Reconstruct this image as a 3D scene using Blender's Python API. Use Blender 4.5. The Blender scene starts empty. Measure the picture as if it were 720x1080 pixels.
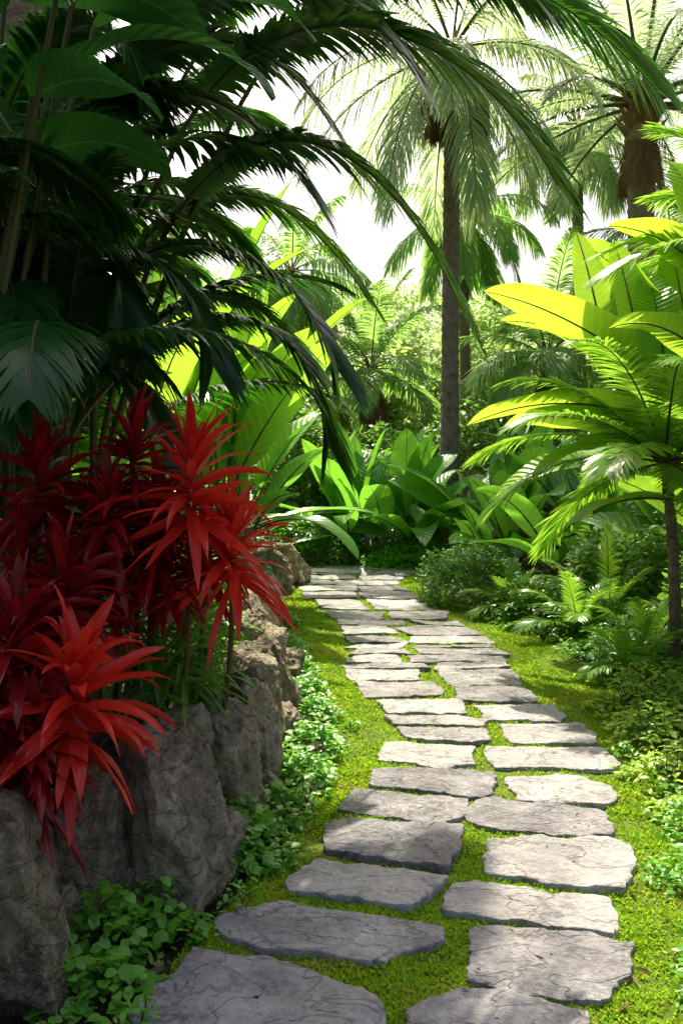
import bpy, math, random
import numpy as np
from mathutils import Vector, noise
rng=np.random.default_rng(11); random.seed(5)
EYE=1.6; F=935.0
scene=bpy.context.scene
R=math.radians
def nrm(a): return a/(np.linalg.norm(a,axis=-1,keepdims=True)+1e-9)
Z3=np.array([0,0,1.0])
# ------------------------------------------------------------ mesh accumulator
class Geo:
    def __init__(s): s.V=[];s.F=[];s.U=[];s.M=[];s.n=0
    def add(s,V,Fc,U=None,m=0):
        V=np.asarray(V,float).reshape(-1,3); Fc=np.asarray(Fc,np.int64).reshape(-1,4)
        s.V.append(V); s.F.append(Fc+s.n)
        s.U.append(np.zeros((len(V),2)) if U is None else np.asarray(U,float).reshape(-1,2))
        s.M.append(np.full(len(Fc),m)); s.n+=len(V)
    def build(s,name,mats,smooth=True,parent=None):
        V=np.concatenate(s.V);Fc=np.concatenate(s.F);U=np.concatenate(s.U);M=np.concatenate(s.M)
        me=bpy.data.meshes.new(name)
        me.vertices.add(len(V)); me.vertices.foreach_set('co',V.astype(np.float32).ravel())
        nf=len(Fc); me.loops.add(nf*4); me.polygons.add(nf)
        me.polygons.foreach_set('loop_start',(np.arange(nf)*4).astype(np.int32))
        me.loops.foreach_set('vertex_index',Fc.astype(np.int32).ravel())
        me.polygons.foreach_set('material_index',M.astype(np.int32))
        me.polygons.foreach_set('use_smooth',np.full(nf,smooth))
        uv=me.uv_layers.new(name='UVMap'); uv.data.foreach_set('uv',U[Fc.ravel()].astype(np.float32).ravel())
        me.update(calc_edges=True)
        for m in mats: me.materials.append(m)
        o=bpy.data.objects.new(name,me); scene.collection.objects.link(o)
        if parent: o.parent=parent
        return o
def gridF(n,k,wrap=False):
    i=np.arange(n-1)[:,None]; j=np.arange(k if wrap else k-1)[None,:]; j2=(j+1)%k
    return np.stack(np.broadcast_arrays(i*k+j,i*k+j2,(i+1)*k+j2,(i+1)*k+j),-1).reshape(-1,4)
def tube(g,P,r,k=6,m=0):
    P=np.asarray(P,float); n=len(P); r=np.broadcast_to(r,(n,))
    T=nrm(np.gradient(P,axis=0)); ref=np.array([1.0,0.13,0.05])
    if abs(T.mean(0)@ref)>.8: ref=np.array([0,1.0,0.1])
    A=nrm(np.cross(T,ref)); B=np.cross(T,A)
    a=np.linspace(0,2*np.pi,k,endpoint=False)
    V=P[:,None]+r[:,None,None]*(A[:,None]*np.cos(a)[None,:,None]+B[:,None]*np.sin(a)[None,:,None])
    U=np.stack(np.broadcast_arrays(np.arange(k)[None]/k,np.linspace(0,1,n)[:,None]),-1)
    g.add(V,gridF(n,k,True),U,m)
def prof(t,a,b):
    m=(a/(a+b))**a*(b/(a+b))**b
    return np.clip(t,0,1)**a*np.clip(1-t,0,1)**b/m
def path(p0,az,pitch,L,droop,n):
    d=np.array([math.cos(az)*math.cos(pitch),math.sin(az)*math.cos(pitch),math.sin(pitch)])
    P=[np.array(p0,float)]; 
    for i in range(n-1):
        d=nrm(d+np.array([0,0,-droop/(n-1)])*(0.4+1.2*i/(n-1)))
        P.append(P[-1]+d*L/(n-1))
    return np.array(P)
def curve(pts,n=30):
    pts=np.array(pts,float); t=np.linspace(0,1,len(pts)); tt=np.linspace(0,1,n)
    return np.stack([np.polyval(np.polyfit(t,pts[:,i],len(pts)-1),tt) for i in range(3)],1)
def leafP(g,P,W,side,a=.7,b=.6,k=5,fold=.25,wave=0.,m=0,roll=0.,freq=9):
    n=len(P); t=np.linspace(0,1,n); T=nrm(np.gradient(P,axis=0))
    S=nrm(side-(T@side)[:,None]*T); N=np.cross(S,T)
    if roll: S,N=S*math.cos(roll)+N*math.sin(roll),N*math.cos(roll)-S*math.sin(roll)
    w=W*.5*np.maximum(prof(t,a,b),.015); c=np.linspace(-1,1,k); ph=rng.random()*6
    wv=wave*W*np.sin(t*freq+ph)[:,None]*c[None]**2*np.sign(c)[None]+wave*W*.6*np.sin(t*freq*1.7+ph)[:,None]*c[None]**2
    V=P[:,None]+S[:,None]*(c[None]*w[:,None])[...,None]+N[:,None]*((np.abs(c)[None]*w[:,None])*fold+wv)[...,None]
    U=np.stack(np.broadcast_arrays(c[None]*.5+.5,t[:,None]),-1)
    g.add(V,gridF(n,k),U,m)
def leaf(g,p0,az,pitch,L,W,droop=1.,fold=.25,a=.7,b=.6,n=9,k=5,wave=0.,roll=0.,m=0,pet=0.,mp=None,pr=.008):
    """broad or strap leaf, optional petiole"""
    P=path(p0,az,pitch,L*(1+pet),droop,int(n*(1+pet))+1)
    if pet>0:
        c=int(len(P)*pet/(1+pet)); tube(g,P[:c+2],np.linspace(pr*1.3,pr,c+2),5,m if mp is None else mp); 
        mid=P[c:]; tube(g,mid-np.array([0,0,.002]),np.linspace(pr,pr*.2,len(mid)),4,m if mp is None else mp); P=mid
    side=np.array([math.sin(az),-math.cos(az),0.])
    leafP(g,P,W,side,a,b,k,fold,wave,m,roll)
def frond(g,P,npin,pl,pw,droop=.5,lift=.15,a0=70,a1=25,t0=.15,q=4,m=0,ms=1,r=.012,jit=.08,up=Z3,pe=(.35,.45)):
    P=np.asarray(P,float); n=len(P); tp=np.linspace(0,1,n); T=nrm(np.gradient(P,axis=0))
    t=np.linspace(t0,.995,npin); B=np.stack([np.interp(t,tp,P[:,i]) for i in range(3)],1)
    Tt=nrm(np.stack([np.interp(t,tp,T[:,i]) for i in range(3)],1))
    S=nrm(np.cross(Tt,up)); N=np.cross(S,Tt)
    s01=(t-t0)/(1-t0); L=pl*np.maximum(prof(s01*.96+.04,*pe),.12)
    for sg in (-1,1):
        M=npin; ang=np.radians(a0+(a1-a0)*s01)+rng.normal(0,jit,M)
        lf=lift+rng.normal(0,jit*1.3,M)
        D=nrm(Tt*np.cos(ang)[:,None]+S*(sg*np.sin(ang))[:,None]+N*lf[:,None])
        Ls=L*rng.uniform(.9,1.06,M); s=np.linspace(0,1,q+1)
        dr=droop*rng.uniform(.8,1.25,M)
        C=B[:,None]+D[:,None]*(s[None]*Ls[:,None])[...,None]*1.0
        C=C-Z3*((s**2)[None]*Ls[:,None]*dr[:,None])[...,None]
        C=B[:,None]+(C-B[:,None])*(1/np.sqrt(1+ (s**2)[None]*(dr**2)[:,None]*.6))[...,None]
        Wd=nrm(Tt-(np.sum(Tt*D,1))[:,None]*D)
        w=pw*.5*np.interp(s,[0,.25,.6,1],[.5,1,.85,.04])
        V=np.stack([C-Wd[:,None]*w[None,:,None],C+Wd[:,None]*w[None,:,None]],2)
        base=gridF(q+1,2); Fc=(base[None]+(np.arange(M)*(q+1)*2)[:,None,None])
        U=np.zeros((M,q+1,2,2)); U[...,1,0]=1; U[...,1]=s[None,:,None]
        g.add(V,Fc,U,m)
    tube(g,P,np.linspace(r,r*.25,n),5,ms)
def scatter(g,tV,tF,tU,pos,yaw,pitch,roll,sc,m=0):
    M=len(pos); cy,sy=np.cos(yaw),np.sin(yaw); cp,sp=np.cos(pitch),np.sin(pitch); cr,sr=np.cos(roll),np.sin(roll)
    X=np.stack([cy*cp,sy*cp,sp],-1); Y0=np.stack([-sy,cy,np.zeros(M)],-1); Z0=np.cross(X,Y0)
    Y=Y0*cr[:,None]+Z0*sr[:,None]; Zz=np.cross(X,Y)
    V=tV[None,:,0,None]*X[:,None]+tV[None,:,1,None]*Y[:,None]+tV[None,:,2,None]*Zz[:,None]
    V=V*sc[:,None,None]+pos[:,None]
    Fc=tF[None]+(np.arange(M)*len(tV))[:,None,None]
    g.add(V,Fc,np.tile(tU,(M,1)),m)
def leaf_tmpl(W=.6,a=.5,b=.7,n=4,k=3,fold=.2,bend=.25):
    t=np.linspace(0,1,n); w=W*.5*np.maximum(prof(t,a,b),.04); c=np.linspace(-1,1,k)
    V=np.stack(np.broadcast_arrays(t[:,None],c[None]*w[:,None],np.abs(c)[None]*w[:,None]*fold-bend*(t**2)[:,None]),-1).reshape(-1,3)
    U=np.stack(np.broadcast_arrays(c[None]*.5+.5,t[:,None]),-1).reshape(-1,2)
    return V,gridF(n,k),U
T_ROUND=leaf_tmpl(.8,.5,.55,5,3,.25,.3); T_LANCE=leaf_tmpl(.3,.7,.8,4,3,.2,.3); T_OVAL=leaf_tmpl(.5,.6,.7,4,3,.2,.25); T_DIAM=leaf_tmpl(.45,.7,.8,3,2,0,.2)
# ------------------------------------------------------------ materials
def newmat(name):
    m=bpy.data.materials.new(name); m.use_nodes=True; nt=m.node_tree; nt.nodes.clear(); return m,nt
def N(nt,t,**kw):
    n=nt.nodes.new(t)
    for k,v in kw.items(): setattr(n,k,v)
    return n
def mth(nt,op,a,b=None,c=None):
    n=nt.nodes.new('ShaderNodeMath'); n.operation=op
    for i,x in enumerate((a,b,c)):
        if x is None: continue
        if isinstance(x,(int,float)): n.inputs[i].default_value=x
        else: nt.links.new(x,n.inputs[i])
    return n.outputs[0]
def mixc(nt,f,a,b):
    n=nt.nodes.new('ShaderNodeMix'); n.data_type='RGBA'
    for s,x in ((0,f),(6,a),(7,b)):
        if isinstance(x,(int,float)): n.inputs[s].default_value=x
        elif isinstance(x,(tuple,list)): n.inputs[s].default_value=(*x[:3],1)
        else: nt.links.new(x,n.inputs[s])
    return n.outputs[2]
def ramp(nt,f,stops):
    n=nt.nodes.new('ShaderNodeValToRGB'); e=n.color_ramp.elements
    while len(e)<len(stops): e.new(.5)
    for i,(p,c) in enumerate(stops):
        e[i].position=p; e[i].color=(*c,1) if isinstance(c,tuple) else (c,c,c,1)
    nt.links.new(f,n.inputs[0]); return n.outputs[0]
def leafmat(name,c1,c2,tr=.35,tc=None,rough=.38,veins=0,spec=.5,vk=6,rib=None,patch=None):
    m,nt=newmat(name); L=nt.links
    geo=N(nt,'ShaderNodeNewGeometry'); tc0=N(nt,'ShaderNodeTexCoord')
    nz=N(nt,'ShaderNodeTexNoise'); nz.inputs['Scale'].default_value=2.3; nz.inputs['Detail'].default_value=4; L.new(tc0.outputs['Object'],nz.inputs['Vector'])
    f=mth(nt,'MULTIPLY_ADD',geo.outputs['Random Per Island'],.6,mth(nt,'MULTIPLY',nz.outputs[0],.5))
    f=mth(nt,'SUBTRACT',f,.05); col=mixc(nt,f,c1,c2)
    if patch:
        k=ramp(nt,nz.outputs[0],[(.52,0.),(.66,.8)]); col=mixc(nt,k,col,patch)
    pb=N(nt,'ShaderNodeBsdfPrincipled'); pb.inputs['Roughness'].default_value=rough; pb.inputs['Specular IOR Level'].default_value=spec
    if veins:
        n5=N(nt,'ShaderNodeTexNoise'); n5.inputs['Scale'].default_value=14; n5.inputs['Detail'].default_value=6; L.new(tc0.outputs['Object'],n5.inputs['Vector'])
        k5=ramp(nt,n5.outputs[0],[(.58,0.),(.75,.55)]); col=mixc(nt,k5,col,tuple(min(1,x*f_) for x,f_ in zip(c2,(2.2,1.4,1.2))))
        sp=N(nt,'ShaderNodeSeparateXYZ'); L.new(tc0.outputs['UV'],sp.inputs[0])
        au=mth(nt,'ABSOLUTE',mth(nt,'SUBTRACT',sp.outputs[0],.5))
        ph=mth(nt,'SUBTRACT',mth(nt,'MULTIPLY',sp.outputs[1],veins*6.283),mth(nt,'MULTIPLY',au,vk*6.283))
        sn=mth(nt,'SINE',ph); s2=mth(nt,'POWER',mth(nt,'MULTIPLY_ADD',sn,.5,.5),3.)
        col=mixc(nt,mth(nt,'MULTIPLY',s2,.25),col,tuple(min(1,x*1.8+.01) for x in c2))
        mid=mth(nt,'LESS_THAN',au,.022); col=mixc(nt,mth(nt,'MULTIPLY',mid,.8),col,rib or tuple(min(1,x*2.2+.05) for x in c2))
        bp=N(nt,'ShaderNodeBump'); bp.inputs['Strength'].default_value=.35; bp.inputs['Distance'].default_value=.01; L.new(sn,bp.inputs['Height']); L.new(bp.outputs[0],pb.inputs['Normal'])
    L.new(col,pb.inputs['Base Color'])
    t=N(nt,'ShaderNodeBsdfTranslucent')
    if tc is None: tc=tuple(min(1,x*3) for x in c2)
    tcol=mixc(nt,.6,col,tc); L.new(tcol,t.inputs[0])
    mx=N(nt,'ShaderNodeMixShader'); mx.inputs[0].default_value=tr; L.new(pb.outputs[0],mx.inputs[1]); L.new(t.outputs[0],mx.inputs[2])
    o=N(nt,'ShaderNodeOutputMaterial'); L.new(mx.outputs[0],o.inputs[0]); return m
def rockmat(name,stops,sc=6,bump=.6,dist=.02,rough=.85,moss=0.,isl=.2,crk=.5,lich=0.):
    m,nt=newmat(name); L=nt.links; tc=N(nt,'ShaderNodeTexCoord'); geo=N(nt,'ShaderNodeNewGeometry'); oi=N(nt,'ShaderNodeObjectInfo')
    def nz(s,d=10,r=.62,dis=0.,vec=None):
        n=N(nt,'ShaderNodeTexNoise'); n.inputs['Scale'].default_value=s; n.inputs['Detail'].default_value=d; n.inputs['Roughness'].default_value=r; n.inputs['Distortion'].default_value=dis
        L.new(vec or tc.outputs['Object'],n.inputs[0]); return n.outputs[0]
    n1=nz(sc); n2=nz(sc*8,8,.7); 
    mp=N(nt,'ShaderNodeMapping'); mp.inputs['Scale'].default_value=(1,1.5,2.2); mp.inputs['Rotation'].default_value=(.4,.2,.6); L.new(tc.outputs['Object'],mp.inputs[0])
    n4=nz(sc*.8,5,.5,.6,mp.outputs[0]); crack=ramp(nt,mth(nt,'ABSOLUTE',mth(nt,'SUBTRACT',n4,.5)),[(0,0.),(.022,1.)])
    f=mth(nt,'ADD',mth(nt,'MULTIPLY',n1,.6),mth(nt,'MULTIPLY',n2,.4))
    f=mth(nt,'ADD',f,mth(nt,'MULTIPLY',mth(nt,'SUBTRACT',geo.outputs['Random Per Island'],.5),isl))
    f=mth(nt,'ADD',f,mth(nt,'MULTIPLY',mth(nt,'SUBTRACT',oi.outputs['Random'],.5),isl*.5))
    col=ramp(nt,f,stops); col=mixc(nt,mth(nt,'MULTIPLY',mth(nt,'SUBTRACT',1.,crack),crk),col,(.04,.035,.03))
    if moss>0:
        n3=nz(3.5,9); k=ramp(nt,n3,[(.62-moss*.15,0.),(.7-moss*.12,1.)]); col=mixc(nt,mth(nt,'MULTIPLY',k,.5),col,(.12,.15,.04))
    if lich>0:
        n6=nz(11,7,.7); k6=ramp(nt,n6,[(.58,0.),(.68,1.)]); col=mixc(nt,mth(nt,'MULTIPLY',k6,lich),col,(.10,.11,.06))
        n7=nz(2.2,5,.6); k7=ramp(nt,n7,[(.40,1.),(.6,0.)]); col=mixc(nt,mth(nt,'MULTIPLY',k7,lich),col,(.12,.10,.10))
    pb=N(nt,'ShaderNodeBsdfPrincipled'); pb.inputs['Roughness'].default_value=rough; pb.inputs['Specular IOR Level'].default_value=.4; L.new(col,pb.inputs['Base Color'])
    h=mth(nt,'ADD',n1,mth(nt,'ADD',mth(nt,'MULTIPLY',n2,.45),mth(nt,'MULTIPLY',crack,.15)))
    bp=N(nt,'ShaderNodeBump'); bp.inputs['Strength'].default_value=bump; bp.inputs['Distance'].default_value=dist; L.new(h,bp.inputs['Height']); L.new(bp.outputs[0],pb.inputs['Normal'])
    o=N(nt,'ShaderNodeOutputMaterial'); L.new(pb.outputs[0],o.inputs[0]); return m
m_flag=rockmat('flagstone',[(.32,(.12,.115,.135)),(.46,(.26,.25,.275)),(.56,(.40,.385,.40)),(.7,(.54,.52,.51))],sc=5,bump=1.,dist=.035,rough=.5,isl=.24,crk=.45,lich=.35)
m_rock=rockmat('boulder',[(.32,(.14,.11,.07)),(.44,(.42,.34,.23)),(.56,(.64,.54,.39)),(.7,(.78,.70,.56))],sc=5,bump=1.,dist=.08,moss=.8,crk=.5,lich=.2)
m_soil=rockmat('soil',[(.3,(.02,.014,.009)),(.5,(.06,.042,.025)),(.7,(.11,.085,.05))],sc=9,bump=1,dist=.05,rough=1,moss=.9)
m_moss=rockmat('moss_base',[(.3,(.05,.08,.008)),(.5,(.12,.20,.012)),(.7,(.22,.29,.02))],sc=9,bump=1,dist=.04,rough=1,crk=0)
m_mossl=leafmat('moss_leaf',(.10,.25,.010),(.34,.50,.02),.38,(.6,.88,.04),.7,spec=.1,patch=(.40,.40,.04))
m_trunk=rockmat('palm_bark',[(.3,(.13,.095,.07)),(.5,(.32,.235,.17)),(.7,(.48,.37,.29))],sc=8,bump=1,dist=.05,rough=.95)
m_stem=leafmat('stem',(.06,.08,.02),(.13,.15,.04),.05,rough=.5)
m_dry=leafmat('dry_frond',(.14,.08,.04),(.3,.19,.1),.25,(.4,.25,.12),.8,spec=.1)
m_dark=leafmat('shade_toned_palm',(.010,.048,.010),(.03,.12,.018),.3,(.14,.50,.03),.3)  # backlit darkness of the fronds is put into the leaf colour
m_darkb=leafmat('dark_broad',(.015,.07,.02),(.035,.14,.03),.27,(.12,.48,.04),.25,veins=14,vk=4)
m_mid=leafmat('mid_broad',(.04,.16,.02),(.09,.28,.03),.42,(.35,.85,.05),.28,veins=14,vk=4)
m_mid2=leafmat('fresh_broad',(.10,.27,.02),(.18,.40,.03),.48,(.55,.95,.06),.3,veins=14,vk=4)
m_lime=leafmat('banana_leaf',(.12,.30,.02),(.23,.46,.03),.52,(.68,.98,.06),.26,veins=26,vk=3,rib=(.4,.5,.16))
m_palmR=leafmat('cycad',(.08,.23,.02),(.19,.38,.04),.44,(.55,.92,.07),.28)
m_bgpalm=leafmat('far_palm_hazed',(.18,.27,.12),(.34,.44,.19),.48,(.65,.85,.38),.42)  # distance haze painted in: leaves paler than the near palms
m_bgpalm2=leafmat('far_palm_green_hazed',(.12,.27,.06),(.26,.43,.10),.48,(.55,.88,.2),.42)  # greener far palms, haze also mixed into the colour
m_bg=leafmat('far_tree_hazed',(.13,.25,.05),(.30,.45,.10),.46,(.7,.95,.28),.5)  # far crowns lightened, haze and glow put into the leaf colour
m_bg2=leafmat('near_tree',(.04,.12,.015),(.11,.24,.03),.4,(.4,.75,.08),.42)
m_shrub=leafmat('shrub',(.04,.14,.015),(.11,.27,.03),.35,(.35,.7,.05),.36)
m_cover=leafmat('ground_cover',(.08,.25,.025),(.17,.43,.05),.4,(.45,.92,.08),.4)
m_coverl=leafmat('ground_cover_lime',(.20,.36,.03),(.36,.54,.06),.44,(.7,.95,.1),.42)
m_redb=leafmat('red_leaf',(.60,.012,.012),(.92,.07,.04),.4,(1,.09,.04),.26,spec=.5)
m_redd=leafmat('maroon_leaf',(.06,.004,.006),(.40,.015,.02),.32,(.85,.03,.03),.24,spec=.5)
m_litter=leafmat('litter',(.08,.05,.02),(.25,.17,.07),.1,(.3,.2,.1),.8,spec=.1)
# ------------------------------------------------------------ ground, moss, path
def gp(u,v): # surveyed ground point -> metres (x east, y north)
    return (EYE*(u-360)/(v-470), EYE*F/(v-470))
g=Geo(); xs=np.concatenate([[-300,-100,-30],np.linspace(-12,12,60),[30,100,300]]); ys=np.concatenate([[-100,-20],np.linspace(0,30,70),[60,150,500]])
X,Y=np.meshgrid(xs,ys); Zg=np.array([[ -.02+.03*(noise.noise(Vector((x*.9,y*.9,0)))) for x in xs] for y in ys])
Zg=np.minimum(Zg,-.008)
g.add(np.stack([X,Y,Zg],-1),gridF(len(ys),len(xs))); g.build('ground',[m_soil])
Lm=np.array([gp(*p) for p in [(60,1250),(110,1120),(170,1040),(245,955),(315,870),(350,810),(352,770),(325,715),(300,665),(285,632),(280,612),(290,602),(300,595)]])
Rm=np.array([gp(*p) for p in [(780,1250),(760,1120),(745,1000),(725,900),(700,830),(685,780),(665,730),(600,690),(545,660),(480,632),(450,612),(520,602),(560,595)]])
ym=np.linspace(1.7,11.9,150); lx=np.interp(ym,Lm[:,1],Lm[:,0]); rx=np.interp(ym,Rm[:,1],Rm[:,0])
lx=lx+np.array([.08*noise.noise(Vector((0,y*3,0))) for y in ym]); rx=rx+np.array([.1*noise.noise(Vector((9,y*3,0))) for y in ym])
cc=np.linspace(0,1,60); X=lx[:,None]+(rx-lx)[:,None]*cc; Y=np.repeat(ym[:,None],60,1)
def mz(x,y): return .014+.012*noise.noise(Vector((x*5,y*5,1)))+.007*noise.noise(Vector((x*16,y*16,3)))
Zm=np.array([[mz(x,y) for x,y in zip(a,b)] for a,b in zip(X,Y)])
Zm[:,0]=Zm[:,-1]=-.045; Zm[0]=Zm[-1]=-.045
g=Geo(); g.add(np.stack([X,Y,Zm],-1),gridF(len(ym),60))
stones=[
[(205,1013),(270,1022),(335,1035),(412,1075),(390,1135),(150,1135),(135,1075)],
[(222,980),(262,966),(300,962),(470,985),(466,1002),(400,1026),(320,1018),(235,998)],
[(335,917),(400,924),(472,935),(458,955),(430,968),(300,950),(298,938)],
[(338,880),(362,870),(488,880),(484,913),(470,926),(342,905)],
[(372,838),(498,850),(490,868),(468,878),(410,870),(355,862)],
[(392,818),(440,815),(525,822),(520,843),(495,848),(390,835)],
[(404,788),(500,793),(501,812),(470,817),(398,808)],
[(418,773),(510,775),(520,787),(505,790),(425,785)],
[(406,761),(480,761),(512,767),(505,773),(415,770)],
[(396,745),(488,742),(492,757),(480,759),(408,758)],
[(373,725),(460,725),(468,738),(385,742)],
[(363,711),(440,712),(443,722),(370,723)],
[(480,1053),(550,1062),(620,1078),(640,1135),(420,1135),(435,1075)],
[(495,990),(520,985),(600,992),(672,1005),(668,1030),(645,1068),(560,1064),(494,1045)],
[(474,940),(500,938),(640,956),(653,975),(650,998),(560,984),(467,970)],
[(512,893),(640,893),(664,903),(668,930),(660,948),(580,945),(512,930)],
[(500,852),(520,850),(640,862),(648,889),(570,888),(500,879),(492,870)],
[(530,825),(600,823),(645,834),(652,853),(640,856),(545,852)],
[(510,795),(640,795),(652,812),(645,819),(520,816)],
[(525,770),(610,768),(632,783),(628,790),(538,790)],
[(500,750),(580,748),(598,761),(590,767),(512,765)],
[(478,730),(550,729),(567,743),(560,747),(484,745)],
[(460,711),(540,711),(553,727),(474,727)]]
stones=[[gp(*p) for p in s] for s in stones]
El=[(358,710),(368,695),(370,680),(356,662),(335,642),(313,622),(306,610),(312,603),(330,599)]
Er=[(540,710),(533,695),(520,680),(487,662),(458,642),(425,622),(420,612),(452,605),(500,601)]
El=np.array([gp(*p) for p in El]); Er=np.array([gp(*p) for p in Er])
nr=17; tt=np.linspace(0,1,nr+1)+np.concatenate([[0],rng.uniform(-.012,.012,nr-1),[0]])
ti=np.linspace(0,1,len(El))
El2=np.stack([np.interp(tt,ti,El[:,i]) for i in (0,1)],1); Er2=np.stack([np.interp(tt,ti,Er[:,i]) for i in (0,1)],1)
for i in range(nr):
    c=rng.uniform(.36,.64); gpx=.022
    for a,b in ((0,c-gpx),(c+gpx,1)):
        f0,f1=.08+rng.uniform(-.03,.05),.9+rng.uniform(-.05,.03)
        def q(s,f): return tuple((El2[i]*(1-s)+Er2[i]*s)*(1-f)+(El2[i+1]*(1-s)+Er2[i+1]*s)*f+rng.normal(0,.028,2))
        o=rng.uniform(-.05,.05)
        stones.append([q(a,f1),q((a+b)/2,f1+.02),q(b,f1),q(b+o,f0),q((a+b)/2,f0-.02),q(a+o,f0)])
def inpoly(px,py,poly):
    ins=np.zeros(len(px),bool); n=len(poly)
    for i in range(n):
        x1,y1=poly[i]; x2,y2=poly[(i+1)%n]
        c=((y1>py)!=(y2>py))&(px<(x2-x1)*(py-y1)/(y2-y1+1e-12)+x1); ins^=c
    return ins
gs=Geo()
for si,s in enumerate(stones):
    s=np.array(s); c=s.mean(0); n=len(s)
    seg=np.linalg.norm(np.roll(s,-1,0)-s,axis=1); cum=np.concatenate([[0],np.cumsum(seg)]); K=96
    tq=np.linspace(0,cum[-1],K,endpoint=False); cl=np.vstack([s,s[:1]])
    O=np.stack([np.interp(tq,cum,cl[:,i]) for i in (0,1)],1)
    O=(np.roll(O,1,0)+2*O+np.roll(O,-1,0))/4
    for i in range(K):
        d=nrm(O[i]-c); x_,y_=O[i]; O[i]=O[i]+d*(.026*noise.noise(Vector((x_*7,y_*7,si)))+.014*noise.noise(Vector((x_*28,y_*28,si)))+.008*noise.noise(Vector((x_*70,y_*70,si))))
    zt=.033+rng.uniform(-.003,.005); tx,ty=rng.normal(0,.007,2)
    rings=[(1.0,-.05,0),(1.0,.0,0),(1,zt-.005,0),(.996,zt-.0015,0),(.99,zt,1),(.95,zt+.001,1),(.88,zt+.001,1),(.78,zt+.002,1),(.66,zt+.002,1),(.52,zt+.002,1),(.38,zt+.002,1),(.2,zt+.002,1),(.02,zt+.002,1)]
    V=[]
    for sc,z,top in rings:
        for p in O:
            q=c+(p-c)*sc; dz=tx*(q[0]-c[0])+ty*(q[1]-c[1])
            if top:
                a=noise.noise(Vector((q[0]*5,q[1]*5,si)))
                dz+=.005*a+.004*noise.noise(Vector((q[0]*18,q[1]*18,si)))+.005*(1 if noise.noise(Vector((q[0]*6+3,q[1]*9,si)))>.08 else 0)
            V.append((q[0],q[1],z+dz))
    gs.add(V,gridF(len(rings),K,True))
gs.build('stone_path',[m_flag])
def mossp(n,y0,y1):
    y=y0*np.exp(rng.random(n)*math.log(y1/y0)); l=np.interp(y,ym,lx); r=np.interp(y,ym,rx); x=l+(r-l)*rng.random(n)
    ok=np.ones(n,bool)
    for s in stones:
        s=np.array(s); c=s.mean(0); ok&=~inpoly(x,y,[tuple(c+(p-c)*.95) for p in s])
    return x[ok],y[ok]
x,y=mossp(340000,1.9,11.8); M=len(x)
patch=np.array([noise.noise(Vector((a*2.2,b*2.2,7)))+.6*noise.noise(Vector((a*9,b*9,2))) for a,b in zip(x,y)])
keep=rng.random(M)<np.clip(.85+patch*1.5,.12,1); x=x[keep];y=y[keep];M=len(x)
z=np.array([mz(a,b) for a,b in zip(x,y)])-.001
scatter(g,*T_DIAM,np.stack([x,y,z],1),rng.random(M)*6.28,rng.uniform(.1,1.4,M),rng.normal(0,.5,M),rng.uniform(.007,.018,M)*(1+y*.07),1)
g.build('moss',[m_moss,m_mossl])
# ------------------------------------------------------------ rocks
def rock(name,c,size,seed,parent,rot=0.):
    import bmesh
    bm=bmesh.new(); bmesh.ops.create_cube(bm,size=2); bmesh.ops.subdivide_edges(bm,edges=bm.edges[:],cuts=30,use_grid_fill=True)
    rs=np.random.default_rng(seed); pl=nrm(rs.normal(0,1,(14,3))); pd=rs.uniform(.74,1.0,14)
    for v in bm.verts:
        p=np.array(v.co); l=(np.abs(p)**4)@np.ones(3); p=p/l**.25
        for n_,d_ in zip(pl,pd):
            e=p@n_-d_
            if e>0: p=p-e*n_*.95
        q=Vector(p)*1.0
        st=noise.noise(Vector((q.x*1.5,q.y*1.5,q.z*5+seed)))
        h=.14*noise.noise(q*1.3+Vector((seed,0,0)))+.08*(1-abs(noise.noise(q*3+Vector((0,seed,0))))*2)+.045*noise.noise(q*7)+.02*noise.noise(q*18)+.025*(1 if noise.noise(q*4+Vector((0,0,seed)))>.1 else 0)+.03*(1 if st>.05 else 0)
        p=p*(1+h-.03); v.co=(p[0]*size[0]/2,p[1]*size[1]/2,p[2]*size[2]/2)
    me=bpy.data.meshes.new(name); bm.to_mesh(me); bm.free()
    me.polygons.foreach_set('use_smooth',np.full(len(me.polygons),True)); me.materials.append(m_rock)
    o=bpy.data.objects.new(name,me); o.location=c; o.rotation_euler=(rs.normal(0,.10),rs.normal(0,.10),rot); scene.collection.objects.link(o); o.parent=parent
wall=bpy.data.objects.new('stone_wall',None); scene.collection.objects.link(wall)
RK=[((-1.0,2.58,.25),(.38,.38,.74)),((-.85,2.95,.22),(.24,.30,.70)),((-.61,3.10,.24),(.36,.36,.74)),((-.76,3.55,.30),(.30,.36,.62)),((-.54,3.72,.20),(.32,.36,.66)),((-.40,4.12,.18),(.28,.36,.66)),
((-.46,4.62,.20),(.32,.42,.58)),((-.48,5.15,.18),(.36,.42,.66)),((-.56,5.75,.18),(.40,.48,.56)),((-.66,6.3,.2),(.42,.5,.66)),((-.76,6.95,.2),(.44,.52,.56)),((-.78,7.55,.2),(.46,.5,.68)),((-.84,8.2,.2),(.5,.54,.58)),
((-.84,8.9,.2),(.54,.6,.66)),((-.78,9.6,.18),(.56,.5,.60)),((-.62,10.1,.16),(.48,.45,.64)),((-1.2,10.6,.18),(.6,.6,.6)),
((-.74,2.98,.06),(.2,.2,.30)),((-.46,3.40,.06),(.22,.26,.30)),((-.33,3.90,.04),(.2,.24,.22)),((-.90,2.74,.10),(.16,.2,.3)),((-.62,3.42,.48),(.24,.24,.24)),((-.44,4.40,.48),(.24,.26,.18)),((-.62,5.5,.48),(.28,.32,.2)),((-.70,6.65,.48),(.3,.36,.22)),((-.8,7.9,.50),(.34,.36,.2)),((-.34,4.85,.06),(.24,.28,.3)),((-.40,6.0,.06),(.26,.36,.3))]
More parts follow.
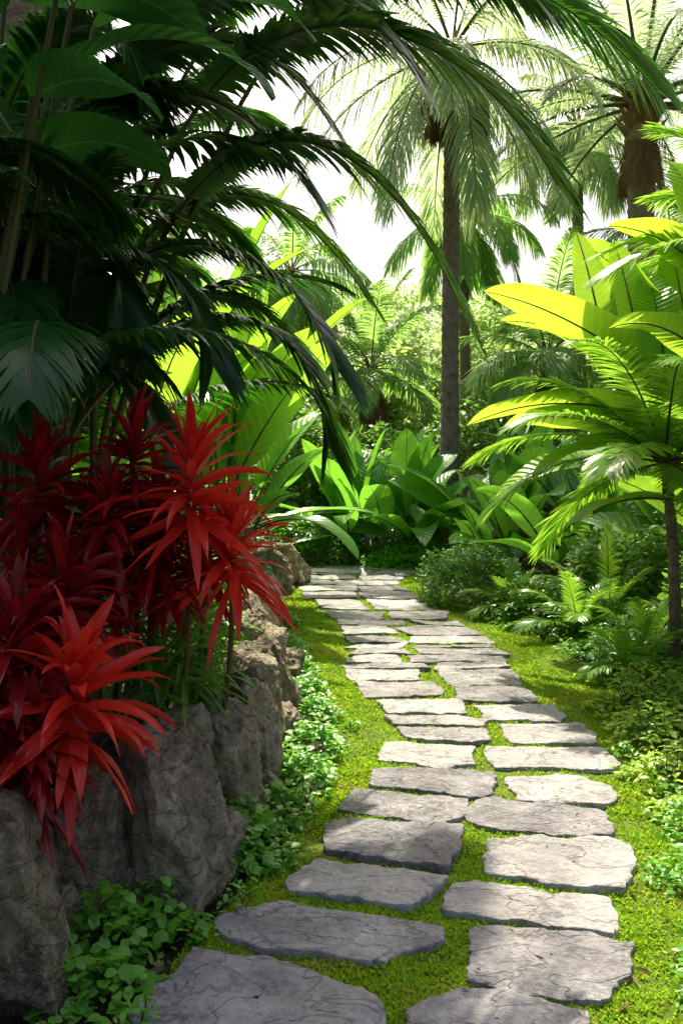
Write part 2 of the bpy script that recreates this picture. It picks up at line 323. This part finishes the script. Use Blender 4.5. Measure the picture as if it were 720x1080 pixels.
for i,(c,s) in enumerate(RK): rock('boulder_%d'%(i+1),c,s,i*7+3,wall,rng.normal(0,.3))
wy=np.array([1.2,2.6,2.9,3.2,4.0,4.6,5.8,7.3,9.0,10.,11.,13.,16]); wx=np.array([-1.15,-1.08,-.95,-.74,-.64,-.56,-.74,-.95,-1.0,-.95,-1.3,-2.4,-4])
yb=np.linspace(1.2,16,60); xb=np.interp(yb,wy,wx); off=np.array([0.0,.05,.15,.4,.8,1.4,2.2,3.5,6,10])
zb=np.array([-.1,.36,.45,.5,.52,.54,.55,.6,.6,.6])
X=xb[:,None]-off[None]; V=np.stack([X,np.repeat(yb[:,None],10,1),np.repeat(zb[None],60,0)+np.array([[.04*noise.noise(Vector((a*2,b*2,5))) for a in r_] for r_,b in zip(X,yb)])],-1)
g=Geo(); g.add(V,gridF(60,10)); g.build('garden_bed',[m_soil])
# ------------------------------------------------------------ plants
def rosette(name,heads,mats,stem=.012,by=.35):
    g=Geo()
    for (c,rad,n,w,m,dr) in heads:
        c=np.array(c,float)
        for i in range(n):
            f=(i+.5)/n; az=i*2.39996+rng.normal(0,.25); pitch=R(80-115*f)+rng.normal(0,.2)
            leaf(g,c+np.array([0,0,-.2*f*rad/.3]),az,pitch,rad*rng.uniform(.65,1.15)*(.7+.45*f),w*rng.uniform(.65,1.2),dr*rng.uniform(.3,1.7),.4,.4,.8,10,5,.06,rng.normal(0,.4),m)
        b=c.copy(); b[2]=.42; b[:2]+=rng.normal(0,.05,2); b[1]+=by; b[0]-=.1
        tube(g,np.stack([b+(c-b)*t+np.array([.02*math.sin(t*4),0,.05*math.sin(t*3)]) for t in np.linspace(0,1,8)]),stem,6,len(mats)-1)
    return g.build(name,mats)
RM=[m_redb,m_redd,m_dry]
rosette('red_cordyline',[((-1.12,3.3,1.55),.34,60,.044,1,.8),((-.78,3.35,1.64),.30,60,.038,1,.8),((-.97,3.5,1.35),.3,60,.042,1,.8),((-.86,3.25,1.42),.26,55,.04,1,.9),((-1.15,3.2,1.25),.28,50,.04,1,.9),((-.92,3.3,1.16),.28,55,.04,1,.9),((-.76,3.4,1.28),.28,55,.04,1,.9)],RM)
rosette('red_cordyline',[((-.55,3.25,1.55),.36,68,.042,0,.7),((-.40,3.3,1.30),.30,64,.042,0,.7),((-.68,3.32,1.40),.27,60,.04,1,.8),((-.52,3.45,1.26),.25,60,.04,1,.8),((-.66,3.35,1.2),.26,60,.04,1,.8)],RM)
rosette('red_cordyline',[((-1.06,2.9,1.0),.34,60,.055,1,.9),((-.84,2.82,.90),.36,60,.055,0,.9),((-1.0,2.75,.72),.3,50,.048,1,.9),((-.95,3.05,1.15),.3,60,.045,1,.8),((-1.1,2.8,.85),.3,50,.045,1,.9),((-.95,2.74,.74),.22,40,.045,1,.9)],RM,by=.15)
rosette('green_dracaena',[((-.85,3.6,1.0),.38,70,.028,0,.7),((-.64,3.6,.88),.34,70,.026,0,.7),((-.72,3.45,.76),.28,60,.026,0,.8),((-.56,3.7,.74),.22,50,.022,0,.8),((-.7,4.3,.85),.32,60,.028,0,.7),((-1.2,3.9,1.0),.4,50,.03,0,.7)],[m_shrub,m_stem])
rosette('green_dracaena',[((-.95,5.6,.9),.4,60,.035,0,.6),((-1.1,6.6,.9),.45,60,.04,0,.6),((-.75,4.9,.85),.32,60,.03,0,.7)],[m_mid,m_stem])
def big_palm():
    g=Geo()
    A=dict(npin=110,pw=.032,droop=.40,lift=.16,a0=66,a1=34,q=5,r=.014,jit=.03,pe=(.3,.16))
    FR=[([(-.96,4.7,3.0),(-.35,4.4,3.60),(.385,4.2,3.50),(1.0,4.1,2.80)],.40),
        ([(-.95,4.4,2.5),(-.45,4.2,3.0),(.08,4.1,2.90),(.55,4.0,2.20)],.36),
        ([(-1.3,4.4,2.2),(-.80,4.2,2.55),(-.32,4.1,2.4),(-.02,4.0,1.95)],.32),
        ([(-1.25,4.2,1.7),(-.75,4.2,2.16),(-.30,4.1,2.12),(-.06,4.1,1.6)],.32),
        ([(-1.7,4.0,2.2),(-1.35,3.9,2.6),(-1.05,3.9,2.5),(-.95,3.8,2.05)],.30),
        ([(-1.2,4.6,3.1),(-.8,4.4,3.75),(-.2,4.3,3.85),(.35,4.2,3.35)],.38),
        ([(-.6,4.9,3.4),(.1,4.7,4.05),(.9,4.6,4.0),(1.6,4.5,3.4)],.42),
        ([(-1.0,5.2,3.6),(-.3,5.1,4.4),(.5,5.0,4.5),(1.1,4.9,4.0)],.44),
        ([(-1.5,4.3,2.7),(-1.1,4.2,3.2),(-.6,4.1,3.2),(-.15,4.0,2.75)],.36),
        ([(-1.5,4.2,2.0),(-1.2,4.0,2.45),(-.8,3.9,2.4),(-.55,3.8,1.95)],.30),
        ([(-1.6,4.2,1.6),(-1.3,4.0,1.95),(-.95,3.9,1.9),(-.75,3.8,1.5)],.28),
        ([(-1.8,4.6,2.8),(-1.6,4.4,3.4),(-1.2,4.2,3.6),(-.9,4.1,3.2)],.38),
        ([(-1.3,4.9,2.4),(-.9,4.9,2.9),(-.4,4.9,2.95),(.15,4.9,2.4)],.36),
        ([(-1.3,5.0,2.0),(-.9,5.0,2.4),(-.5,5.1,2.4),(.0,5.1,1.85)],.34),
        ([(-1.5,4.6,2.9),(-1.1,4.5,3.5),(-.55,4.4,3.6),(-.05,4.3,3.15)],.38),
        ([(-1.4,4.8,3.2),(-1.0,4.8,3.9),(-.5,4.7,4.2),(.1,4.6,4.0)],.40)]
    for p,l in FR:
        P=curve(p,34); frond(g,P,pl=l,m=0,ms=1,**A)
    base=np.array([-1.75,4.7,.5])
    for p,l in FR:
        s=np.array(p[0]); d=np.array(p[1])-s; b=base+np.array([rng.normal(0,.18),rng.normal(0,.15),0])
        P=np.array([b,b+(s-b)*.5+np.array([-.05,0,.1]),s]); tube(g,curve(P,14),np.linspace(.028,.014,14),7,1)
    for i in range(38):
        az=rng.uniform(0,6.28); b=base+np.array([rng.normal(0,.25),rng.normal(.3,.3),rng.uniform(.6,2.6)])
        frond(g,path(b,az,R(rng.uniform(25,75)),rng.uniform(1.1,1.8),1.3,22),80,.34,.034,.45,m=0,ms=1,q=4,jit=.04,pe=(.3,.25))
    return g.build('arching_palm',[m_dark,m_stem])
big_palm()
def canes(name,base,n,h):
    g=Geo()
    for i in range(n):
        b=np.array([base[0]+rng.normal(0,.22),base[1]+rng.normal(0,.25),.45]); t=b+np.array([rng.normal(.05,.15),0,h*rng.uniform(.7,1.1)])
        P=np.linspace(b,t,24); r=.014+.003*(np.arange(24)%4==0); tube(g,P,r,7,1)
        for k in range(4):
            frond(g,path(t,rng.uniform(0,6.28),R(rng.uniform(20,70)),rng.uniform(.8,1.3),1.5,18),50,.3,.034,.5,m=0,ms=1,q=3,jit=.05)
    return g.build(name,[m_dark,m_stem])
canes('cane_palm',(-1.6,3.7),10,2.0); canes('cane_palm',(-2.3,5.6),9,2.4)
def broad(name,base,leaves,mats,pr=.010):
    g=Geo()
    for s,az,pi_,L,W,dr,ro in leaves:
        s=np.array(s,float); b=np.array(base,float)+np.append(rng.normal(0,.08,2),0)
        P=curve(np.array([b,b+(s-b)*.55+np.array([0,0,.08]),s]),14); tube(g,P,np.linspace(pr*1.8,pr,14),6,1)
        leaf(g,s,R(az),R(pi_),L,W,dr,.18,.55,.75,22,9,.035,R(ro),0)
    return g.build(name,mats)
broad('elephant_ear_plant',(-1.7,3.7,.45),[((-1.25,3.3,3.3),10,15,.85,.32,1.3,20),((-1.1,3.4,3.05),-5,25,.95,.3,1.6,-15),((-1.15,3.3,2.9),-30,10,.7,.3,1.3,10),
 ((-1.35,3.2,3.1),-70,20,.55,.3,1.8,0),((-1.2,3.0,3.2),-60,-10,.45,.26,1.2,30),((-.98,3.1,3.25),-80,-15,.4,.22,1.0,-25),((-1.3,3.5,2.7),0,30,.7,.28,1.6,25),((-1.0,3.6,3.3),5,35,1.0,.34,1.7,-10),((-1.5,3.4,2.6),-20,30,.6,.28,1.5,0),
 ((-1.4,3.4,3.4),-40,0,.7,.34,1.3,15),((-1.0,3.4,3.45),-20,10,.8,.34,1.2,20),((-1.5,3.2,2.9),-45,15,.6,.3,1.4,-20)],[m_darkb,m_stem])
def clump(name,base,n,L,W,mats,pit=(25,80),pet=.5,dr=1.1,azr=(0,6.283),spread=.15,pr=.012,k=7,a=.55,b=.7):
    g=Geo()
    for i in range(n):
        s=(base[0]+rng.normal(0,spread),base[1]+rng.normal(0,spread),base[2]); 
        leaf(g,s,rng.uniform(*azr),R(rng.uniform(*pit)),L*rng.uniform(.7,1.15),W*rng.uniform(.8,1.15),dr*rng.uniform(.6,1.4),.22,a,b,14,k,.03,rng.normal(0,.3),0,pet,1,pr)
    return g.build(name,mats)
MB=[m_mid,m_stem]
for x,y,n,L,W in [(.25,12.6,18,1.2,.40),(.85,12.2,22,1.25,.44),(1.5,12.8,18,1.3,.44),(2.2,11.4,16,1.3,.42),(2.6,9.6,14,1.15,.36),(-.3,13.6,12,1.2,.36),(3.3,11,14,1.5,.45),(1.9,10.3,10,.9,.3)]:
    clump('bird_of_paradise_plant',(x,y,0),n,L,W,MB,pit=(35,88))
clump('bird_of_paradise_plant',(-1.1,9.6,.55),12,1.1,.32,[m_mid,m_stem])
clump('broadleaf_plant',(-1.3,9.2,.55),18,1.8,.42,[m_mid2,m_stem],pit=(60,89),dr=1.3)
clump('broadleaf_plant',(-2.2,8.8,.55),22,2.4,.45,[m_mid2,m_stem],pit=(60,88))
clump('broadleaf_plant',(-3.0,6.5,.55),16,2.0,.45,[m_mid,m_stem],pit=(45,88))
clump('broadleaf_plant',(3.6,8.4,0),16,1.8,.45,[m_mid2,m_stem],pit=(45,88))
def banana():
    g=Geo(); base=np.array([3.2,7.0,0])
    LV=[((2.25,6.5,1.95),112,76,1.3,.34,.5,25),((2.0,6.6,2.1),125,78,1.2,.28,.6,55),((2.55,6.5,1.9),172,42,1.75,.40,.6,-50),((2.55,6.4,1.7),178,22,1.7,.30,.9,-30),
        ((2.6,6.5,2.0),95,74,1.3,.40,.6,10),((2.6,6.2,1.4),185,30,1.4,.30,1.4,15),((2.7,6.7,1.7),162,50,1.8,.40,1.0,-30),((2.8,6.2,1.9),200,50,1.3,.34,1.4,-20),((2.6,6.8,1.3),175,25,1.5,.32,1.3,25),
        ((2.6,6.6,2.1),140,64,1.5,.40,.9,-40),((2.9,6.1,2.3),165,60,1.4,.40,1.2,-30),((2.6,6.1,1.15),180,20,1.2,.30,1.3,0),((2.4,6.4,1.5),168,35,1.3,.32,1.1,-45),((2.9,6.4,2.6),120,70,1.4,.42,.8,30),((2.3,6.3,2.1),85,68,1.0,.36,.9,0)]
    for s,az,pi_,L,W,dr,ro in LV:
        s=np.array(s); b=base+np.append(rng.normal(0,.05,2),0)
        P=curve(np.array([b,b+(s-b)*.5+np.array([.08,0,.15]),s]),16); tube(g,P,np.linspace(.04,.016,16),7,1)
        P=path(s,R(az),R(pi_),L,dr,26); tube(g,P-np.array([0,0,.006]),np.linspace(.014,.003,26),5,1)
        leafP(g,P,W,np.array([math.sin(R(az)),-math.cos(R(az)),0]),.5,.65,9,.2,.035,0,R(ro),14)
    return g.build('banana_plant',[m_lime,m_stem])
banana()
def small_palm(base,top,nf,L,pl,pw,pit=(-5,75),az=(0,6.283),droop=1.2,r=.045,pd=.3,npin=60,tr=True,rows=20):
    g=Geo(); base=np.array(base,float); top=np.array(top,float)
    if tr:
        n=max(8,int(abs(top[2]-base[2])/.09)); P=np.linspace(base,top,n); 
        P[:,0]+=np.sin(np.linspace(0,math.pi,n))*.06*(top[2]-base[2])/3
        rr=r*(1.15-.3*np.linspace(0,1,n))*(1+.09*((np.arange(n)%2)*2-1)); tube(g,P,rr,12,2)
    for i in range(nf):
        f=(i+.5)/nf; a=az[0]+((i*.618034)%1)*(az[1]-az[0]); p=R(pit[1]+(pit[0]-pit[1])*f)+rng.normal(0,.1)
        frond(g,path(top,a,p,L*rng.uniform(.8,1.1),droop*rng.uniform(.7,1.2),rows),npin,pl,pw,pd,m=0,ms=1,q=3,r=r*.28,t0=.12,jit=.05,pe=(.3,.3))
    return g
small_palm((2.36,6.3,0),(2.26,6.2,1.48),22,1.4,.30,.024,pit=(-10,70),npin=75,r=.04).build('pygmy_date_palm',[m_palmR,m_stem,m_trunk])
small_palm((3.7,6.6,0),(3.5,6.4,3.0),16,1.7,.42,.03,pit=(0,75),az=(1.2,4.6),droop=1.0,npin=75).build('cycad_palm',[m_palmR,m_stem,m_trunk])
for c,n,L in [((1.95,7.3,0),14,.6),((2.3,6.6,0),14,.6),((2.35,7.8,0),16,.8),((2.0,6.0,0),12,.45),((1.6,8.2,0),12,.5)]:
    small_palm(c,(c[0],c[1],.05),n,L,.17,.018,pit=(15,80),tr=False,r=.02,npin=34).build('fern_plant',[m_palmR,m_stem])
def tall_palm(name,base,top,r,nf,L,pl,pw,leafm,pit=(-55,80),droop=1.6,pd=.9,npin=70,skirt=6,lean=0):
    g=Geo(); base=np.array(base,float); top=np.array(top,float); n=int((top[2])/.06)
    P=np.linspace(base,top,n); P[:,0]+=lean*np.sin(np.linspace(0,math.pi,n))
    rr=r*(1.1-.25*np.linspace(0,1,n))*(1+.05*((np.arange(n)%3==0)*2.-1)*rng.uniform(.5,1.2,n)); rr[:6]*=1.25
    rr[-10:]*=1.25
    tube(g,P,rr,14,2)
    for i in range(nf):
        f=(i+.5)/nf; a=i*2.39996; p=R(pit[1]+(pit[0]-pit[1])*f**.8)+rng.normal(0,.08)
        frond(g,path(top+np.array([0,0,.15]),a,p,L*rng.uniform(.85,1.1),droop*rng.uniform(.8,1.2),20),npin,pl,pw,pd,m=0,ms=1,q=3,r=r*.18,t0=.18)
    for i in range(skirt):
        frond(g,path(top,rng.uniform(0,6.28),R(rng.uniform(-70,-40)),L*.4,1.5,12),30,pl*.6,pw,1.0,m=3,ms=3,q=2,r=.02)
    for i in range(40):
        a=i*2.4; z=-.05-.02*i; c=top+np.array([math.cos(a)*r*.7,math.sin(a)*r*.7,z+.2]); leaf(g,c,a,R(60),r*2.2,r*.7,.3,.3,.2,.6,4,3,0,0,3)
    return g.build(name,[leafm,m_stem,m_trunk,m_dry])
tall_palm('shade_palm',(1.69,14,0),(1.75,14,7.7),.14,26,3.0,.7,.032,m_bgpalm,skirt=12,npin=60)
tall_palm('shade_palm',(5.4,16,0),(5.4,16,7.6),.27,28,3.6,.6,.035,m_bgpalm,pit=(-15,85),droop=.9,pd=.35,skirt=8)
tall_palm('shade_palm',(5.4,20,0),(5.3,20,8.7),.14,22,2.2,.7,.04,m_bgpalm)
tall_palm('shade_palm',(2.7,19,0),(2.6,19,6.4),.12,20,2.2,.6,.04,m_bgpalm2)
tall_palm('shade_palm',(-.9,18,0),(-1.0,18,5.0),.10,20,2.2,.6,.045,m_bgpalm2)
tall_palm('shade_palm',(3.6,15.5,0),(3.6,15.5,3.0),.10,24,2.2,.55,.035,m_bgpalm2,pit=(-20,85),droop=1.3,pd=.5)
tall_palm('shade_palm',(.6,18,0),(.6,18,3.0),.10,20,2.2,.55,.04,m_bgpalm2,pit=(-20,85),droop=1.3,pd=.5)
tall_palm('shade_palm',(7.5,18,0),(7.4,18,5.5),.12,24,3.0,.6,.04,m_bgpalm2,pit=(-20,85),droop=1.2,pd=.5)
tall_palm('shade_palm',(-3.4,6.9,0),(-1.0,6.3,7.6),.16,28,2.3,.5,.055,m_dark,pit=(0,80),droop=.9,pd=.5,skirt=0,lean=-.5)  # added palm, crown unseen above the view, placed to shade the near path
# ------------------------------------------------------------ mounds and ground cover
def mound(g,c,rx,ry,h,n,sz,tm,m=0):
    a=rng.random(n)*6.283; u=rng.random(n); el=np.arcsin(u*.98); rr=.72+.34*rng.random(n)**.6
    d=np.stack([np.cos(a)*np.cos(el),np.sin(a)*np.cos(el),np.sin(el)],1)
    w=np.array([1+.3*noise.noise(Vector(x*2.5)+Vector(c)) for x in d])
    pos=np.array(c)+d*(rr*w)[:,None]*np.array([rx,ry,h])
    scatter(g,*tm,pos,a+rng.normal(0,.9,n),rng.uniform(-.5,.9,n),rng.normal(0,.5,n),sz*rng.uniform(.6,1.2,n),m)
g=Geo(); mound(g,(1.3,8.9,0),.5,.45,.6,5000,.05,T_OVAL); mound(g,(1.75,8.1,0),.4,.5,.4,3000,.05,T_OVAL); mound(g,(2.15,7.4,0),.4,.4,.3,2500,.05,T_OVAL); g.build('round_shrub',[m_shrub])
g=Geo(); mound(g,(-.35,12.0,0),.65,.5,.62,5000,.06,T_OVAL); mound(g,(.9,12.0,0),.6,.4,.35,2500,.06,T_OVAL); g.build('round_shrub',[m_shrub])
g=Geo(); mound(g,(1.25,11.6,0),.9,.5,.3,4000,.05,T_OVAL); mound(g,(.75,11.6,0),.5,.3,.2,2000,.05,T_OVAL); g.build('round_shrub',[m_cover])
def cover(name,pts,mat,sz,dens,tm=T_ROUND):
    g=Geo()
    for (x,y,r,h) in pts:
        n=int(dens*r*r); a=rng.random(n)*6.28; q=np.sqrt(rng.random(n))*r*(1+.3*np.sin(a*3+x*9)); px=x+np.cos(a)*q; py=y+np.sin(a)*q
        hz=h*np.clip(1-(q/r)**2,.15,1)*(.35+.65*rng.random(n))+.02
        scatter(g,*tm,np.stack([px,py,hz],1),rng.random(n)*6.28,rng.uniform(-.35,.55,n),rng.normal(0,.35,n),sz*rng.uniform(.5,1.15,n),0)
        for j in range(0,n,6): 
            p=np.array([px[j],py[j],hz[j]]); b=np.array([x+(px[j]-x)*.7,y+(py[j]-y)*.7,0]); tube(g,np.array([b,(b+p)/2+[0,0,.01],p]),.002,3,1)
    return g.build(name,[mat,m_stem])
cover('ground_cover_plant',[(-.72,2.72,.16,.25),(-.60,2.86,.12,.2),(-.84,2.55,.13,.16),(-.66,2.55,.12,.12)],m_cover,.045,11000)
cover('ground_cover_plant',[(-.40,3.5,.18,.20),(-.32,3.8,.18,.16),(-.20,4.15,.18,.18),(-.16,4.6,.18,.16),(-.18,5.1,.18,.14),(-.24,5.6,.18,.14),(-.38,6.2,.2,.14),(-.48,6.9,.2,.14),(-.55,7.8,.2,.14),(-.36,3.35,.12,.1)],m_cover,.045,8500)
cover('ground_cover_plant',[(1.68,4.7,.3,.25),(1.85,5.3,.35,.3),(1.55,4.1,.25,.22),(2.0,5.9,.35,.25),(2.2,5.0,.4,.4),(1.5,3.7,.2,.16)],m_coverl,.05,6000,T_OVAL)
cover('ground_cover_plant',[(1.32,3.2,.2,.16),(1.3,2.8,.16,.12),(1.5,3.5,.22,.2),(2.1,6.6,.4,.3)],m_cover,.04,7500,T_OVAL)
cover('ground_cover_plant',[(-1.1,4.6,.5,.75),(-1.1,5.6,.5,.75),(-1.5,6.6,.6,.8),(-1.4,8,.6,.9),(-.85,3.9,.2,.68),(-.7,4.8,.25,.66),(-.75,3.5,.2,.66),(-.66,5.0,.2,.64),(-.76,5.7,.2,.64)],m_shrub,.06,6500,T_OVAL)
ed=[]
for yy in np.arange(2.4,9,.16):
    l=float(np.interp(yy,ym,lx)); r=float(np.interp(yy,ym,rx)); ed.append((l+rng.normal(-.03,.05),yy,rng.uniform(.05,.1),rng.uniform(.05,.12))); ed.append((r+rng.normal(.03,.06),yy,rng.uniform(.06,.13),rng.uniform(.06,.16)))
cover('weeds',ed,m_cover,.035,9000,T_OVAL)
def bush(name,lst,mat,sz):
    g=Geo()
    for c,rx,ry,h,n in lst: mound(g,c,rx,ry,h,n,sz,T_OVAL)
    return g.build(name,[mat])
bush('understorey_shrub',[((-2.6,6,.5),.9,.9,2.2,5000),((-2.9,8,.5),1.2,1,2.6,6000),((-2.2,10.5,.4),1.1,1,2.0,6000),((-2.6,4.6,.5),.7,.7,1.8,4000)],m_bg2,.14)
bush('understorey_shrub',[((.2,14.5,0),1.6,1,1.9,6000),((2.6,14.8,0),1.6,1,2.4,6000),((4.6,12.5,0),1.6,1.2,2.5,6000),((4.0,9.0,0),1.0,1,1.8,4000),((-1.2,14,0),1.4,1,2.4,5000)],m_bg2,.13)
bush('understorey_shrub',[((3.2,6.9,0),.7,.6,.9,3000),((3.5,5.8,0),.8,.7,1.2,3000),((2.7,8.3,0),.7,.6,.8,3000)],m_bg2,.10)
g=Geo()
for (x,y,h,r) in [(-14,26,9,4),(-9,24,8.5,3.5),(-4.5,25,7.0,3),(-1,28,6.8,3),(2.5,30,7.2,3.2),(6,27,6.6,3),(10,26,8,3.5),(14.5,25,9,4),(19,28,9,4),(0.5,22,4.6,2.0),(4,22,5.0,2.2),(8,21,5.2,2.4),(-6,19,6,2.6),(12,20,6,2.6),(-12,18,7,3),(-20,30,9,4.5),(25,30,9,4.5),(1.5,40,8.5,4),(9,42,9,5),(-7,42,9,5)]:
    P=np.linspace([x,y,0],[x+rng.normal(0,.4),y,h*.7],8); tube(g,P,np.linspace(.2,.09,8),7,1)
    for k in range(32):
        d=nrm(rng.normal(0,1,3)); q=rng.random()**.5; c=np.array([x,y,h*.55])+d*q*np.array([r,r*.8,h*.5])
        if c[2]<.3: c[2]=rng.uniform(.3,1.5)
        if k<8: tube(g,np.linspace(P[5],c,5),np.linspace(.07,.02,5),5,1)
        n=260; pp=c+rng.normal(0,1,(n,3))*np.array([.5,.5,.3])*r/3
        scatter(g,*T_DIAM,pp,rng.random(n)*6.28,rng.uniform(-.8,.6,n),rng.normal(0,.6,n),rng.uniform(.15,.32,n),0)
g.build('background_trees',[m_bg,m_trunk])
g=Geo(); n=700; y=rng.uniform(2.2,9,n); s=rng.random(n)<.5; l=np.interp(y,ym,lx); r=np.interp(y,ym,rx); x=np.where(s,l+rng.normal(-.02,.12,n),r+rng.normal(.05,.15,n))
scatter(g,*T_LANCE,np.stack([x,y,np.full(n,.03)],1),rng.random(n)*6.28,rng.uniform(-.1,.3,n),rng.normal(0,.5,n),rng.uniform(.02,.055,n))
n=90; y=rng.uniform(2.4,8,n); x=np.interp(y,ym,lx)*.4+np.interp(y,ym,rx)*.6+rng.uniform(-.6,.5,n)
scatter(g,*T_LANCE,np.stack([x,y,np.full(n,.046)],1),rng.random(n)*6.28,rng.uniform(-.1,.2,n),rng.normal(0,.4,n),rng.uniform(.015,.035,n))
g.build('fallen_leaves',[m_litter])
# ------------------------------------------------------------ light and camera
EL,AZ=R(56),R(-4)
w=bpy.data.worlds.new('World'); scene.world=w; w.use_nodes=True; nt=w.node_tree
sk=nt.nodes.new('ShaderNodeTexSky'); sk.sky_type='NISHITA'; sk.sun_disc=False; sk.sun_elevation=EL; sk.sun_rotation=AZ; sk.dust_density=8; sk.air_density=1.0; sk.ozone_density=.4
nt.links.new(sk.outputs[0],nt.nodes['Background'].inputs[0]); nt.nodes['Background'].inputs[1].default_value=.22
sd=Vector((math.sin(AZ)*math.cos(EL),math.cos(AZ)*math.cos(EL),math.sin(EL)))
ld=bpy.data.lights.new('sun','SUN'); ld.energy=10; ld.angle=R(.6); ld.color=(1,.91,.70)
lo=bpy.data.objects.new('sun',ld); lo.rotation_euler=sd.to_track_quat('Z','Y').to_euler(); lo.location=(5,10,20); scene.collection.objects.link(lo)
cd=bpy.data.cameras.new('camera'); cd.sensor_width=36; cd.lens=F/1080*36; cd.shift_y=-70/1080; cd.clip_end=2000
co=bpy.data.objects.new('camera',cd); co.location=(0,0,EYE); co.rotation_euler=(R(90),0,0); scene.collection.objects.link(co); scene.camera=co
scene.view_settings.view_transform='Standard'; scene.view_settings.look='None'; scene.view_settings.exposure=0
